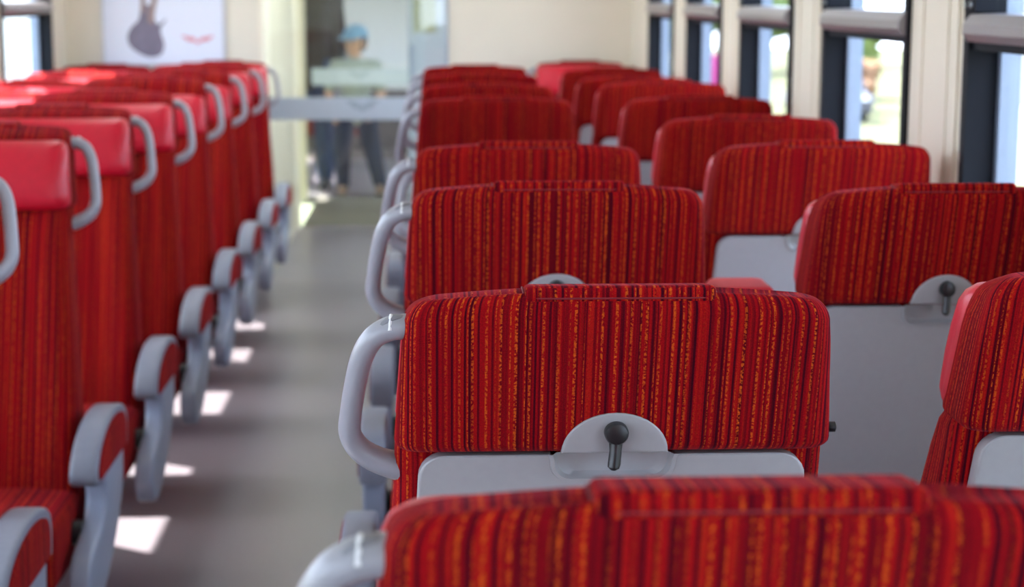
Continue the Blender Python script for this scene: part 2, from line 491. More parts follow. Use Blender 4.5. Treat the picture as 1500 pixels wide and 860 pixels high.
HP = [(-0.188, 1.098), (-0.212, 1.098), (-0.229, 1.0945), (-0.243, 1.084), (-0.2535, 1.064), (-0.2605, 1.036), (-0.267, 0.998), (-0.269, 0.972), (-0.261, 0.953), (-0.246, 0.940), (-0.228, 0.932), (-0.212, 0.928)]
HR = [0.0135, 0.0130, 0.0125, 0.0118, 0.0115, 0.0113, 0.0113, 0.0118, 0.0128, 0.0138, 0.0148, 0.0160]
def handle_bm(side):
    bm = bmesh.new()
    pts = [(x * -side, lean(z) - interp([(0.93, 0.012), (1.0, 0.022), (1.09, 0.045)], z), z) for x, z in HP]
    sp = spline(pts, 5); rr = spline([(r, 0, 0) for r in HR], 5)
    return tube(bm, sp, [v.x for v in rr], 16, flat=(1.0, 1.35))
def slot_bm(side):
    bm = bmesh.new()
    sp = spline([(-0.2105 * -side, lean(1.1) - 0.046, 1.1085), (-0.222 * -side, lean(1.1) - 0.046, 1.1070), (-0.233 * -side, lean(1.1) - 0.046, 1.1010), (-0.2425 * -side, lean(1.09) - 0.046, 1.0920)], 5)
    n = len(sp)
    rad = [0.0075 * math.sin(math.pi * (0.12 + 0.80 * i / (n - 1))) ** 0.6 + 0.0005 for i in range(n)]
    return tube(bm, sp, rad, 12, flat=(0.45, 1.35))
def rib_bm(side):
    bm = bmesh.new(); a = lean(1.1) - 0.046
    pts = [(-0.2250 * -side, a - 0.0145, 1.0965), (-0.2245 * -side, a - 0.008, 1.1065), (-0.2240 * -side, a, 1.1095), (-0.2245 * -side, a + 0.008, 1.1065), (-0.2250 * -side, a + 0.0145, 1.1005)]
    return tube(bm, spline(pts, 4), 0.0021, 8, up=Vector((1, 0, 0)))

def cushion_bm():
    bm = bmesh.new(); box(bm, -0.262, 0.262, 0.15, 0.56, 0.26, 0.405, bev=0.035, seg=4)
    for v in bm.verts:
        if v.co.z > 0.38: v.co.z -= 0.012 * (1 - min(1, abs(v.co.x) / 0.2)) + 0.02 * max(0, 0.4 - v.co.y) * 0
    uv_box(bm); return bm

ARM = [(0.075, 0.450), (0.068, 0.485), (0.072, 0.520), (0.10, 0.544), (0.17, 0.560), (0.25, 0.562), (0.325, 0.552), (0.39, 0.530), (0.432, 0.500), (0.450, 0.472), (0.440, 0.454), (0.40, 0.450), (0.24, 0.450)]
SUP = [(0.095, 0.47), (0.30, 0.47), (0.315, 0.40), (0.36, 0.355), (0.43, 0.335), (0.495, 0.315), (0.515, 0.27), (0.50, 0.225), (0.45, 0.20), (0.36, 0.215), (0.25, 0.265), (0.16, 0.325), (0.11, 0.375)]
def smooth_poly(pts, n=4):
    P = spline(list(map(lambda p: (p[0], p[1], 0), pts + pts[:1])), n)[:-1]
    return [(p.x, p.y) for p in P]
def armrest_bm(side):
    bm = bmesh.new(); a, c = sorted((side * 0.274, side * 0.330))
    return prism(bm, smooth_poly(ARM, 3), 'x', a, c, bev=0.010, seg=3)
def armpad_bm(side):
    cx = sum(p[0] for p in ARM) / len(ARM); cz = 0.495
    cx = 0.255; cz = 0.500
    pts = [(cx + (y - cx) * 0.86 + 0.006, cz + (z - cz) * 0.80 - 0.002) for y, z in ARM]
    bm = bmesh.new(); a, c = sorted((side * 0.318, side * 0.3335))
    prism(bm, smooth_poly(pts, 3), 'x', a, c, bev=0.003, seg=2); uv_box(bm); return bm
def support_bm(side):
    bm = bmesh.new(); a, c = sorted((side * 0.280, side * 0.324))
    return prism(bm, smooth_poly(SUP, 3), 'x', a, c, bev=0.010, seg=3)
def pivot_bm(side):
    bm = bmesh.new()
    a, c = sorted((side * 0.255, side * 0.283))
    tube(bm, [(a, 0.36, 0.335), (c, 0.36, 0.335)], 0.026, 20, up=Vector((0, 0, 1))); return bm
def midarm_bm(side):
    """Centre armrest folded up between the two backs."""
    bm = bmesh.new(); a, c = sorted((side * 0.240, side * 0.334))
    box(bm, a, c, -0.035, 0.075, 0.62, 0.978, bev=0.018, seg=3)
    sheared(bm, lean); uv_box(bm); return bm
def pedestal_bm():
    bm = bmesh.new()
    box(bm, -0.05, 0.05, 0.20, 0.48, 0.0, 0.02, bev=0.006)
    prism(bm, [(-0.035, 0.02), (0.035, 0.02), (0.05, 0.27), (-0.05, 0.27)], 'y', 0.26, 0.42, bev=0.005)
    return bm

def make_seat(side, mid=0):
    root = thing('train_seat')
    back = obj('backrest', body_bm(), M_fab, root)
    obj('headrest_cover', cover_bm(), M_fab, root)
    fl = obj('headrest_flap', flap_bm(), M_fab, root); obj('piping', piping_bm(), M_piping, fl)
    tag(obj('headrest_pad', leather_bm(), M_leather, root), 'smooth red leather headrest pad')
    pn = tag(obj('back_panel', panel_bm(), M_panel, root), 'light grey plastic back shell'); obj('hook_recess', tray_bm(), M_panel, pn)
    mt = tag(obj('hook_mount', mount_bm(), M_panel, root), 'grey half-round plate'); tag(obj('coat_hook', hook_bm(), M_black, mt), 'black swivel coat hook')
    tag(obj('release_knob', peg_bm(1), M_black, root), 'small black knob')
    obj('seat_cushion', cushion_bm(), M_fab, root)
    tag(obj('pedestal', pedestal_bm(), M_support, root), 'grey metal pedestal')
    if side:
        h = tag(obj('grab_handle', handle_bm(side), M_handle, root), 'looped grey grab handle')
        obj('handle_slot', slot_bm(side), M_slot, h); obj('handle_rib', rib_bm(side), M_rib, h)
    if side == -1:
        ar = tag(obj('armrest', armrest_bm(side), M_rubber, root), 'rounded grey armrest'); tag(obj('armrest_panel', armpad_bm(side), M_fab, ar), 'red fabric side panel')
        sp = tag(obj('armrest_support', support_bm(side), M_support, root), 'blue-grey curved support'); tag(obj('pivot', pivot_bm(side), M_black, sp), 'black pivot')
    if mid:
        tag(obj('centre_armrest', midarm_bm(mid), M_red, root), 'red centre armrest folded up')
    return root

P_aisle = make_seat(-1)         # aisle on local -x
P_window = make_seat(0)
P_end = make_seat(1)            # lone seat by the end wall, handle on local +x
used = set()
def put(proto, x, y, face, label, group, dz=0.0):
    """face +1: looks down the car (we see its back); -1: faces the camera."""
    if proto.name in used: o = copy_tree(proto)
    else: o = proto; used.add(proto.name)
    o.location = (x, y + 0.04 * face, 0); o.rotation_euler = (0, 0, 0 if face > 0 else math.pi)
    k = 1 + dz / ZT
    o.scale = (1, 1, k)
    tag(o, label, 'seat', group)
    return o

YA, PITCH, XA, XW = 1.0, 0.80, 0.183, 0.738
GR = 'red seats seen from behind, in rows right of the aisle'
GL = 'red seats facing the camera, in rows left of the aisle'
ord_ = ['nearest', 'second', 'third', 'fourth', 'fifth', 'sixth', 'seventh', 'eighth', 'ninth']
aisle_lab = {
    0: 'red striped seat back closest to the camera, only its blurred top showing at the bottom',
    1: 'sharply focused red striped aisle seat back with grey shell and full black coat hook',
    2: 'red striped aisle seat directly behind the sharply focused one, half-round hook plate just showing',
    3: 'red striped aisle seat, second one beyond the sharply focused seat',
    4: 'aisle seat with backrest folded forward, hidden but for its grab handle',
    5: 'dark red aisle seat back just beyond the gap left by the folded seat',
    6: 'dark red aisle seat, second one beyond the folded seat, its top edge showing',
    7: 'dark red aisle seat, third one beyond the folded seat, a thin strip showing',
    8: 'furthest dark red aisle seat of the right block, its top against the cream end wall'}
dzA = {0: 0.007, 1: -0.008, 2: 0.015, 3: 0.008, 5: 0.005, 6: 0.004, 7: 0.004, 8: 0.001}
for k in range(9):
    o = put(P_aisle, XA, YA + PITCH * k - (0.10 if k == 4 else 0), 1, aisle_lab[k], GR, dzA.get(k, 0))
    if k == 1: o.scale.x = 1.02; o.location.x += 0.005
    if k == 2:
        tag(obj('centre_armrest', midarm_bm(1), M_red, o), 'red centre armrest folded up')
    if k == 4:
        ang = math.radians(-64); piv = Vector((0, lean(0.42), 0.42))
        Mx = Matrix.Translation(piv) @ Matrix.Rotation(ang, 4, 'X') @ Matrix.Translation(-piv)
        for ch in o.children:
            if ch.name.split('.')[0] in ('backrest', 'headrest_cover', 'headrest_flap', 'headrest_pad', 'back_panel', 'hook_mount', 'release_knob', 'grab_handle'):
                ch.matrix_local = Mx
win_lab = {
    1: 'red striped window seat cut by the right edge, its smooth leather headrest side showing',
    2: 'red striped window seat with large grey back shell and half-hidden hook at right',
    3: 'red striped window seat under the first full window pillar, grey shell below',
    4: 'dark red striped window seat, next one beyond the seat under the wide window pillar',
    5: 'red window seat, second one beyond the seat under the wide window pillar',
    6: 'dark red window seat, third one beyond the seat under the wide window pillar',
    7: 'dark red window seat, fourth one beyond the seat under the wide window pillar',
    8: 'furthest dark red window seat seen from behind, in front of the bright pink-red headrest'}
for k in range(1, 9):
    o = put(P_window, XW + {1: .020, 2: .020}.get(k, .006), YA + PITCH * k, 1, win_lab[k], GR, {1: .011, 2: .010, 3: .009, 4: .005, 5: .006, 6: .010, 7: -.008, 8: -.010}.get(k, 0))
    o.scale.x = {1: .915, 2: .92}.get(k, .965)
put(P_end, 0.728, 8.80, -1, 'lone seat with bright pink-red leather headrest facing the camera by the cream end wall', None, -0.034)
for ch in P_end.children:
    if ch.name.startswith('headrest_pad'): ch.location.z += 0.010

XL, XLW = -0.995, -1.55
left_lab = {
    -1: 'nearest left aisle seat, only its grey handle and armrest showing at the frame edge',
    0: 'left aisle seat with leather headrest and grey handle, first whole headrest from the camera',
    1: 'left aisle seat, second whole leather headrest from the camera, white shine on the leather',
    2: 'left aisle seat, third whole leather headrest from the camera',
    3: 'left aisle seat, fourth whole leather headrest from the camera',
    4: 'left aisle seat, fifth leather headrest from the camera, mostly behind its neighbour',
    5: 'left aisle seat, next to last of its row, blurred headrest and handle',
    6: 'last left aisle seat against the end wall, grey handle outlined on the cream panel'}
for i in range(-1, 7):
    o = put(P_aisle, XL, 4.0 + PITCH * i, -1, left_lab[i], GL, {0: .002, 1: -.006, 2: -.008, 6: -.034, 5: -.015, 4: -.008}.get(i, 0))
    for ch in o.children:                          # the leather pads slide up and down
        if ch.name.startswith('headrest_pad'): ch.location.z -= {0: .004, 1: .002, 2: .010, 3: .030, 4: .030, 5: .010, 6: -.002}.get(i, 0)
lw_lab = {3: 'left window seat at the frame edge, its dark red fabric top under the side window',
          4: 'left window seat whose sunlit top lies just below the side window',
          5: 'left window seat with peach sunlit shoulder, one row before the poster wall',
          6: 'left window seat against the end wall, sunlit top under the guitar poster'}
for i in range(1, 7):
    put(P_window, XLW, 4.0 + PITCH * i, -1, lw_lab.get(i, 'left window seat hidden by nearer headrests'), GL, -0.05)

# ------------------------------------------------------------------ the car body
def struct(name, bm, mat, parent=None, **kw):
    o = obj(name, bm, mat, parent, **kw)
    if parent is None: o['kind'] = 'structure'
    return o
ZS, ZH, ZC = 0.72, 1.92, 2.30           # sill, head, ceiling heights
RX, LX = 1.00, -1.77
Y0, YP, YV, YE = -3.0, 9.0, 11.2, 17.0   # rear end, partition, vestibule end, far end
SP, WL = 1.2275, 0.822
rfar = [8.256 + 1.36 - 0 if False else 8.256 - SP * n for n in range(10)]
lfar = [8.62 - SP * n for n in range(10)]
rwin = [(y - WL, y) for y in rfar if y - WL > Y0 + .2]
lwin = [(y - 1.0, y) for y in lfar if y - WL > Y0 + .2]
rw_all = rwin + [(9.5, 10.9), (13.2, 14.1), (14.5, 15.4), (15.8, 16.7)]
lw_all = lwin + [(13.2, 14.1), (14.5, 15.4), (15.8, 16.7)]

def side_wall(name, x, out, wins):
    bm = bmesh.new(); a, c = sorted((x, x + out * 0.08))
    box(bm, a, c, Y0, YE, 0.0, ZS); box(bm, a, c, Y0, YE, ZH, ZC)
    ws = sorted(wins); y = Y0
    for (p, q) in ws + [(YE, None)]:
        box(bm, a, c, y, p, ZS, ZH)
        if p - y > 0.2 and p - y < 1.0:          # pillar cover with vertical ribs
            i0, i1 = sorted((x, x - out * 0.006))
            box(bm, i0, i1, y + 0.055, p - 0.055, ZS, ZH, bev=0.003)
            j0, j1 = sorted((x - out * 0.006, x - out * 0.010))
            for e in (y + 0.105, p - 0.12): box(bm, j0, j1, e, e + 0.012, ZS, ZH, bev=0.0015)
        y = q
    return struct(name, bm, M_cream, smooth=False)
side_wall('wall_right', RX, 1, rw_all)
side_wall('wall_left', LX, -1, lw_all)

def ring_frame(bm, x0, x1, y0, y1, z0, z1, wd):
    box(bm, x0, x1, y0, y0 + wd, z0, z1); box(bm, x0, x1, y1 - wd, y1, z0, z1)
    box(bm, x0, x1, y0 + wd, y1 - wd, z0, z0 + wd); box(bm, x0, x1, y0 + wd, y1 - wd, z1 - wd, z1)

nwin = [0]
def window(x, out, y0, y1, bar=True):
    nwin[0] += 1
    o = thing('window_%d' % nwin[0], kind='structure')
    X = lambda d: x + out * d
    f = bmesh.new(); a, c = sorted((X(-0.010), X(0.048))); ring_frame(f, a, c, y0, y1, ZS, ZH, 0.030)
    obj('window_frame', f, M_frame, o, smooth=False)
    f = bmesh.new(); a, c = sorted((X(0.048), X(0.085))); ring_frame(f, a, c, y0 + 0.010, y1 - 0.010, ZS + .01, ZH - .01, 0.040)
    obj('outer_frame', f, M_alu, o, smooth=False)
    a, c = sorted((X(0.064), X(0.068)))
    obj('pane', B(a, c, y0 + 0.045, y1 - 0.045, ZS + 0.045, ZH - 0.045), M_glass, o, smooth=False)
    if bar:
        bm = bmesh.new()
        pts = [(X(-0.026), 1.352), (X(-0.026), 1.370), (X(-0.012), 1.388), (X(0.05), 1.390), (X(0.05), 1.338), (X(-0.016), 1.338)]
        prism(bm, pts, 'y', y0 + 0.008, y1 - 0.020, bev=0.003)
        for v in bm.verts:                       # mitred inner ends
            if v.co.y > y1 - 0.03 and (v.co.x - x) * out < -0.01: v.co.y -= 0.022
        obj('transom_bar', bm, M_bar, o, smooth=False)
        bm = bmesh.new(); a, c = sorted((X(0.0), X(0.05))); box(bm, a, c, y0 + 0.02, y1 - 0.02, 1.322, 1.338)
        obj('transom_seal', bm, M_frame, o, smooth=False)
        bm = bmesh.new(); a, c = sorted((X(-0.014), X(0.03))); box(bm, a, c, y1 - 0.075, y1 - 0.008, 1.390, 1.47, bev=0.003)
        br = obj('hinge_plate', bm, M_frame, o, smooth=False)
        for yy in (y1 - 0.058, y1 - 0.025):
            t = bmesh.new(); tube(t, [(X(-0.012), yy, 1.405), (X(-0.018), yy, 1.405)], 0.006, 12, up=Vector((0, 0, 1)))
            obj('bolt', t, M_bolt, br)
        # slim dark stile of the tilting upper sash
        a, c = sorted((X(0.02), X(0.05)))
        t = bmesh.new(); box(t, a, c, y1 - 0.062, y1 - 0.03, 1.39, ZH - 0.03); box(t, a, c, y0 + 0.03, y0 + 0.062, 1.39, ZH - 0.03)
        obj('upper_sash', t, M_frame, o, smooth=False)
    return o
for p, q in rw_all: window(RX, 1, p, q)
for p, q in lw_all: window(LX, -1, p, q)

struct('floor', B(LX - .08, RX + .08, Y0, YV, -0.06, 0.0), M_floor, smooth=False)
tag(obj('door_mat', B(-0.80, 0.98, YV, 12.95, -0.06, 0.003), M_mat, smooth=False), kind='structure')
bpy.data.objects['door_mat'].name = 'floor_vestibule'
struct('floor_far', B(LX - .08, RX + .08, 12.95, 15.9, -0.06, 0.0), M_floor, smooth=False)
struct('floor_far_end', B(LX - .08, RX + .08, 15.9, YE, -0.06, 0.002), M_brown, smooth=False)
struct('trim_4', B(LX, RX, YE - .02, YE, 0, 0.55), M_brown, smooth=False)
struct('ceiling', B(LX - .08, RX + .08, Y0, YE, ZC, ZC + 0.06), M_ceil, smooth=False)
bm = bmesh.new(); box(bm, LX, -0.15, Y0 - .06, Y0, 0, ZC); box(bm, 0.9, RX, Y0 - .06, Y0, 0, ZC); box(bm, -0.15, 0.9, Y0 - .06, Y0, 0, 0.75); box(bm, -0.15, 0.9, Y0 - .06, Y0, 2.0, ZC)
struct('wall_rear', bm, M_cream, smooth=False)
rw = thing('window_%d' % (nwin[0] + 1), kind='structure')
f = bmesh.new(); prism(f, [(-0.15, 0.75), (0.9, 0.75), (0.9, 2.0), (-0.15, 2.0)], 'y', Y0 - .035, Y0 - .030); obj('pane', f, M_glass, rw, smooth=False)
f = bmesh.new()
for q in ((-0.15, -0.11, 0.75, 2.0), (0.86, 0.90, 0.75, 2.0), (-0.11, 0.86, 0.75, 0.79), (-0.11, 0.86, 1.96, 2.0)): box(f, q[0], q[1], Y0 - .055, Y0 + .01, q[2], q[3])
obj('window_frame', f, M_frame, rw, smooth=False)
struct('wall_far_end', B(LX, RX, YE, YE + .06, 0, ZC), M_ceil, smooth=False)
# end partition: left cubicle, right panel
CX = -0.818
bm = bmesh.new(); box(bm, LX, CX, YP, YP + .05, 0, ZC)
struct('wall_end_left', bm, M_cream, smooth=False)
bm = bmesh.new(); box(bm, CX - .05, CX, YP + .05, YV - 0.16, 0, ZC)
struct('wall_corridor_left', bm, M_jamb, smooth=False)
bm = bmesh.new(); box(bm, CX - .05, CX + 0.012, YV - 0.16, YV, 0, ZC, bev=0.006); struct('trim_1', bm, M_cream2, smooth=False)
bm = bmesh.new(); box(bm, CX - 0.02, CX + 0.008, YP - 0.012, YP + .30, 0, ZC, bev=0.006); struct('trim_2', bm, M_cream2, smooth=False)
bm = bmesh.new(); box(bm, LX, CX - .05, YV - .05, YV, 0, ZC); struct('wall_cubicle_back', bm, M_cream, smooth=False)
PX = 0.088
struct('wall_end_right', B(PX, RX, YP, YP + .05, 0, ZC), M_cream, smooth=False)
bm = bmesh.new(); box(bm, PX - 0.012, PX + 0.004, YP - 0.008, YP + .058, 0, ZC); struct('trim_3', bm, M_greydoor, smooth=False)
struct('wall_door_lintel', B(CX, PX, YP, YP + .05, 2.02, ZC), M_cream, smooth=False)

def emblem(parent, cx, cz, y, s, mat):
    """Winged wheel mark: a small drop in the middle and three feathers each side."""
    bm = bmesh.new()
    prism(bm, arc(cx, cz - 0.010 * s, 0.010 * s, 0.016 * s, 0, 2 * math.pi, 14)[:-1], 'y', y - 0.001, y)
    for sd in (-1, 1):
        for k, (x0, x1, z0, z1, h) in enumerate(((0.014, 0.088, 0.010, 0.022, 0.008), (0.014, 0.070, -0.002, 0.006, 0.007), (0.014, 0.050, -0.014, -0.009, 0.006))):
            pts = [(cx + sd * x0 * s, cz + (z0 - h / 2) * s), (cx + sd * x1 * s, cz + (z1 + h / 2) * s), (cx + sd * (x1 - 0.012) * s, cz + (z1 + h) * s + 0.002), (cx + sd * x0 * s, cz + (z0 + h / 2) * s)]
            prism(bm, pts, 'y', y - 0.001, y)
    return obj('wing_emblem', bm, mat, parent, smooth=False)

# glass door in the partition and the second one beyond the vestibule
d = thing('door_1', kind='structure')
obj('door_pane', B(CX + 0.01, PX - 0.012, YP + 0.018, YP + 0.026, 0.02, 2.02), M_doorglass, d, smooth=False)
fb = obj('frosted_band', B(CX + 0.012, PX - 0.014, YP + 0.014, YP + 0.0175, 0.809, 0.921), M_frost, d, smooth=False)
emblem(fb, -0.335, 0.876, YP + 0.0138, 1.0, M_emblem)
DY = 12.6
d2 = thing('door_2', kind='structure')
obj('door_pane', B(-0.86, -0.12, DY + 0.018, DY + 0.026, 0.02, 2.02), M_doorglass, d2, smooth=False)
fb = obj('frosted_band', B(-0.815, -0.125, DY + 0.014, DY + 0.0175, 0.806, 0.922), M_frost, d2, smooth=False)
emblem(fb, -0.49, 0.876, DY + 0.0138, 0.95, M_emblem)
struct('wall_vestibule_left', B(LX, -0.86, DY, DY + .05, 0, ZC), M_cream, smooth=False)
struct('wall_vestibule_right', B(0.12, RX, DY, DY + .05, 0, ZC), M_cream, smooth=False)
struct('wall_vestibule_lintel', B(-0.86, 0.12, DY, DY + .05, 2.02, ZC), M_cream, smooth=False)
d3 = thing('door_3', kind='structure')
obj('door_leaf', B(-0.135, 0.125, YV, YV + 0.04, 0.01, 2.05, bev=0.006), M_greydoor, d3, smooth=False)
obj('door_notice', B(-0.100, 0.040, YV - 0.004, YV, 1.195, 1.60), M_notice, d3, smooth=False)
t = bmesh.new(); tube(t, spline([(-0.115, YV, 1.10), (-0.115, YV - .05, 1.09), (-0.115, YV - .05, 0.80), (-0.115, YV, 0.79)], 5), 0.012, 10, up=Vector((1, 0, 0)))
obj('door_handle', t, M_alu, d3)

# poster with a guitar print
pp = thing('poster', (-1.298, YP - 0.004, 1.46), 0, 'white framed poster of a grey electric guitar on the left end wall', 'poster')
bm = bmesh.new()
pw, ph0, ph1 = 0.287, -0.372, 0.372
box(bm, -pw, pw, -0.004, 0.002, ph0, ph1); obj('sheet', bm, M_paper, pp, smooth=False)
bm = bmesh.new()
for (a, b_, c, e) in ((-pw - .014, -pw, ph0 - .014, ph1 + .014), (pw, pw + .014, ph0 - .014, ph1 + .014), (-pw, pw, ph0 - .014, ph0), (-pw, pw, ph1, ph1 + .014)):
    box(bm, a, b_, -0.010, 0.003, c, e)
obj('frame', bm, M_pframe, pp, smooth=False)
def pz(px, py):      # position on the sheet of a spot on the printed guitar (sheet units: mm-like grid of 294 per metre)
    return ((px - 240) / 294.0 + 0.0, (93 - py) / 294.0 + ph0)
body = [(208, 8), (206, 25), (203, 33), (195, 40), (189, 50), (188, 59), (192, 69), (202, 77), (214, 83), (224, 84), (232, 82), (238, 76), (240, 66), (238, 57), (235.5, 48), (237, 40), (243, 32), (242, 30), (233, 37), (228, 32), (227, 24), (228, 12)]
bm = bmesh.new(); prism(bm, smooth_poly([pz(*p) for p in body], 3), 'y', -0.0055, -0.0038)
bmesh.ops.triangulate(bm, faces=[f for f in bm.faces if len(f.verts) > 6])
g_ = tag(obj('guitar_print', bm, M_guitar, pp, smooth=False), 'grey guitar print')
bm = bmesh.new(); prism(bm, [pz(*p) for p in ((217, 34), (226, 36), (229, 14), (232, 2), (238, -40), (231, -42), (225, 0), (220, 14))], 'y', -0.0068, -0.0055)
prism(bm, [pz(*p) for p in ((207, 20), (213, 22), (215, 5), (214, -40), (209, -40), (208.5, 0))], 'y', -0.0066, -0.0055)
obj('neck_print', bm, M_guitar2, g_, smooth=False)
bm = bmesh.new(); cx, cz = pz(288, 59)
for sd in (-1, 1):
    for (x0, x1, z0, z1, h) in ((0.012, 0.075, 0.004, 0.016, 0.010), (0.010, 0.058, -0.006, 0.000, 0.008)):
        prism(bm, [(cx + sd * x0, cz + z0 - h / 2), (cx + sd * x1, cz + z1 - h / 2), (cx + sd * x1, cz + z1 + h / 2), (cx + sd * x0, cz + z0 + h / 2)], 'y', -0.0052, -0.0039)
prism(bm, arc(cx, cz - 0.012, 0.008, 0.010, 0, 2 * math.pi, 12)[:-1], 'y', -0.0052, -0.0039)
obj('red_emblem', bm, M_redprint, pp, smooth=False)

# ------------------------------------------------------------------ people beyond the doors
def capsule(bm, a, b, ra, rb, n=14):
    a, b = Vector(a), Vector(b); ax = (b - a)
    L = ax.length
    if L < 1e-5: ax = Vector((0, 0, 1)); L = 1e-5
    t = ax.normalized(); up = Vector((0, 1, 0)) if abs(t.y) < 0.9 else Vector((1, 0, 0))
    u = (up - t * up.dot(t)).normalized(); w = t.cross(u)
    rings = []
    prof = [(-math.cos(k / 4 * math.pi / 2), math.sin(k / 4 * math.pi / 2)) for k in range(1, 5)]
    for c, s in prof: rings.append((a + t * c * ra, s * ra))
    for c, s in reversed(prof): rings.append((b - t * c * rb, s * rb))
    V = [[bm.verts.new(p + (w * math.cos(k / n * 6.28318) + u * math.sin(k / n * 6.28318)) * r) for k in range(n)] for p, r in rings]
    for p, q in zip(V, V[1:]):
        for k in range(n): bm.faces.new((p[k], p[(k + 1) % n], q[(k + 1) % n], q[k]))
    p0 = bm.verts.new(a - t * ra); p1 = bm.verts.new(b + t * rb)
    for k in range(n):
        bm.faces.new((p0, V[0][(k + 1) % n], V[0][k])); bm.faces.new((p1, V[-1][k], V[-1][(k + 1) % n]))
def ell(bm, c, r, rot=None):
    M = Matrix.Translation(Vector(c)) @ (rot or Matrix.Identity(4)) @ Matrix.Diagonal((*r, 1))
    bmesh.ops.create_icosphere(bm, subdivisions=3, radius=1.0, matrix=M)
def voxel(o, size, smooth=4):
    r = o.modifiers.new('skin', 'REMESH'); r.mode = 'VOXEL'; r.voxel_size = size; r.use_smooth_shade = True
    s = o.modifiers.new('soft', 'SMOOTH'); s.iterations = smooth; s.factor = 0.5
    return o
M_skin = plain('skin', lin(214, 164, 132), rough=0.55, noise=0.03)
M_hair = plain('dark_hair', lin(44, 36, 34), rough=0.6, noise=0.1)
M_capblue = plain('pale_blue_cotton', lin(132, 174, 206), rough=0.85, noise=0.05)
M_shirt = plain('grey_green_cotton', lin(166, 174, 164), rough=0.9, noise=0.04)
M_jeans = plain('dark_blue_denim', lin(28, 42, 70), rough=0.9, noise=0.12, scale=60)
M_jeans2 = plain('blue_denim', lin(38, 66, 112), rough=0.9, noise=0.12, scale=60)
M_jacket = plain('dark_brown_jacket', lin(34, 28, 34), rough=0.8, noise=0.08)
M_shoe = plain('brown_shoe', lin(150, 120, 100), rough=0.6, noise=0.05)
M_eye = plain('dark_eye', lin(30, 24, 22), rough=0.3, noise=0.02)

def hand(bm, wrist, d, palm_n, s=1.0, thumb_side=1):
    """Palm with four unequal bent fingers and a thumb from the palm's side."""
    w = Vector(wrist); d = Vector(d).normalized(); n = Vector(palm_n); n = (n - d * n.dot(d)).normalized(); sd = d.cross(n) * thumb_side
    for k in (-1, 0, 1): capsule(bm, w + sd * k * 0.016 * s, w + d * 0.062 * s + sd * k * 0.021 * s, 0.013 * s, 0.012 * s, 10)
    for k, L in zip((-1.5, -0.5, 0.5, 1.5), (0.046, 0.060, 0.064, 0.056)):
        p = w + d * 0.066 * s + sd * k * 0.0165 * s
        q = p + (d * 0.85 + n * 0.45).normalized() * L * 0.5 * s; r = q + (d * 0.5 + n * 0.85).normalized() * L * 0.5 * s
        capsule(bm, p, q, 0.0072 * s, 0.0066 * s, 8); capsule(bm, q, r, 0.0066 * s, 0.0055 * s, 8)
    p = w + d * 0.018 * s + sd * 0.026 * s; q = p + (d * 0.6 + sd * 0.8).normalized() * 0.032 * s; r = q + (d + n * 0.4).normalized() * 0.026 * s
    capsule(bm, p, q, 0.0095 * s, 0.0085 * s, 8); capsule(bm, q, r, 0.0085 * s, 0.0065 * s, 8)

def head(bm, c, s, f=Vector((0, -1, 0))):
    """Skull, jaw, nose and ears; looks along f."""
    c = Vector(c); side = f.cross(Vector((0, 0, 1)))
    q = Vector((0, -1, 0)).rotation_difference(f).to_matrix().to_4x4()
    ell(bm, c + Vector((0, 0, 0.018 * s)) - f * 0.008 * s, (0.074 * s, 0.092 * s, 0.092 * s), q)
    ell(bm, c + f * 0.026 * s + Vector((0, 0, -0.045 * s)), (0.054 * s, 0.056 * s, 0.062 * s), q)
    capsule(bm, c + f * 0.082 * s + Vector((0, 0, 0.008 * s)), c + f * 0.100 * s + Vector((0, 0, -0.022 * s)), 0.009 * s, 0.013 * s, 10)
    capsule(bm, c + f * 0.072 * s + side * 0.02 * s + Vector((0, 0, -0.055 * s)), c + f * 0.072 * s - side * 0.02 * s + Vector((0, 0, -0.055 * s)), 0.010 * s, 0.010 * s, 8)
    for e in (-1, 1): ell(bm, c + side * e * 0.076 * s + Vector((0, 0, -0.008 * s)), (0.012 * s, 0.02 * s, 0.03 * s), q)

# child in the blue cap, mid-stride with legs apart
px, py = -0.53, 13.05
kid = thing('person', (px, py, 0), 0, 'child in pale blue cap, grey-green shirt and dark jeans walking beyond the glass doors', 'person')
hipz = 0.62
j = dict(pel=(-0.01, 0, 0.64), chest=(0, 0, 0.87), neck=(0.0, -0.005, 0.985), lh=(-0.065, 0, hipz), rh=(0.06, 0, hipz), lk=(-0.105, -0.05, 0.345), rk=(0.105, 0.02, 0.35), la=(-0.105, 0.03, 0.07), ra=(0.165, 0.03, 0.075), ls=(-0.135, 0, 0.915), rs=(0.135, 0, 0.915), le=(-0.195, 0.02, 0.73), re=(0.185, 0.01, 0.735), lw=(-0.17, -0.09, 0.59), rw=(0.135, -0.07, 0.60))
hc = Vector((0.0, -0.02, 1.085)); face = Vector((-0.5, -1, -0.06)).normalized()
bm = bmesh.new()
capsule(bm, j['pel'], j['chest'], 0.085, 0.098); capsule(bm, j['ls'], j['rs'], 0.045, 0.045); capsule(bm, j['chest'], j['neck'], 0.06, 0.04); capsule(bm, j['neck'], hc, 0.04, 0.045)
for s in 'lr':
    capsule(bm, j['pel'], j[s + 'h'], 0.075, 0.07); capsule(bm, j[s + 'h'], j[s + 'k'], 0.064, 0.045); capsule(bm, j[s + 'k'], j[s + 'a'], 0.045, 0.030)
    capsule(bm, j[s + 's'], j[s + 'e'], 0.038, 0.030); capsule(bm, j[s + 'e'], j[s + 'w'], 0.030, 0.022)
    hand(bm, j[s + 'w'], Vector(j[s + 'w']) - Vector(j[s + 'e']), (0.6 if s == 'l' else -0.6, -0.3, -0.3), 0.85, 1 if s == 'l' else -1)
    a = Vector(j[s + 'a']); capsule(bm, a + Vector((0, 0.02, -0.035)), a + Vector((0, -0.11, -0.045)), 0.028, 0.024)
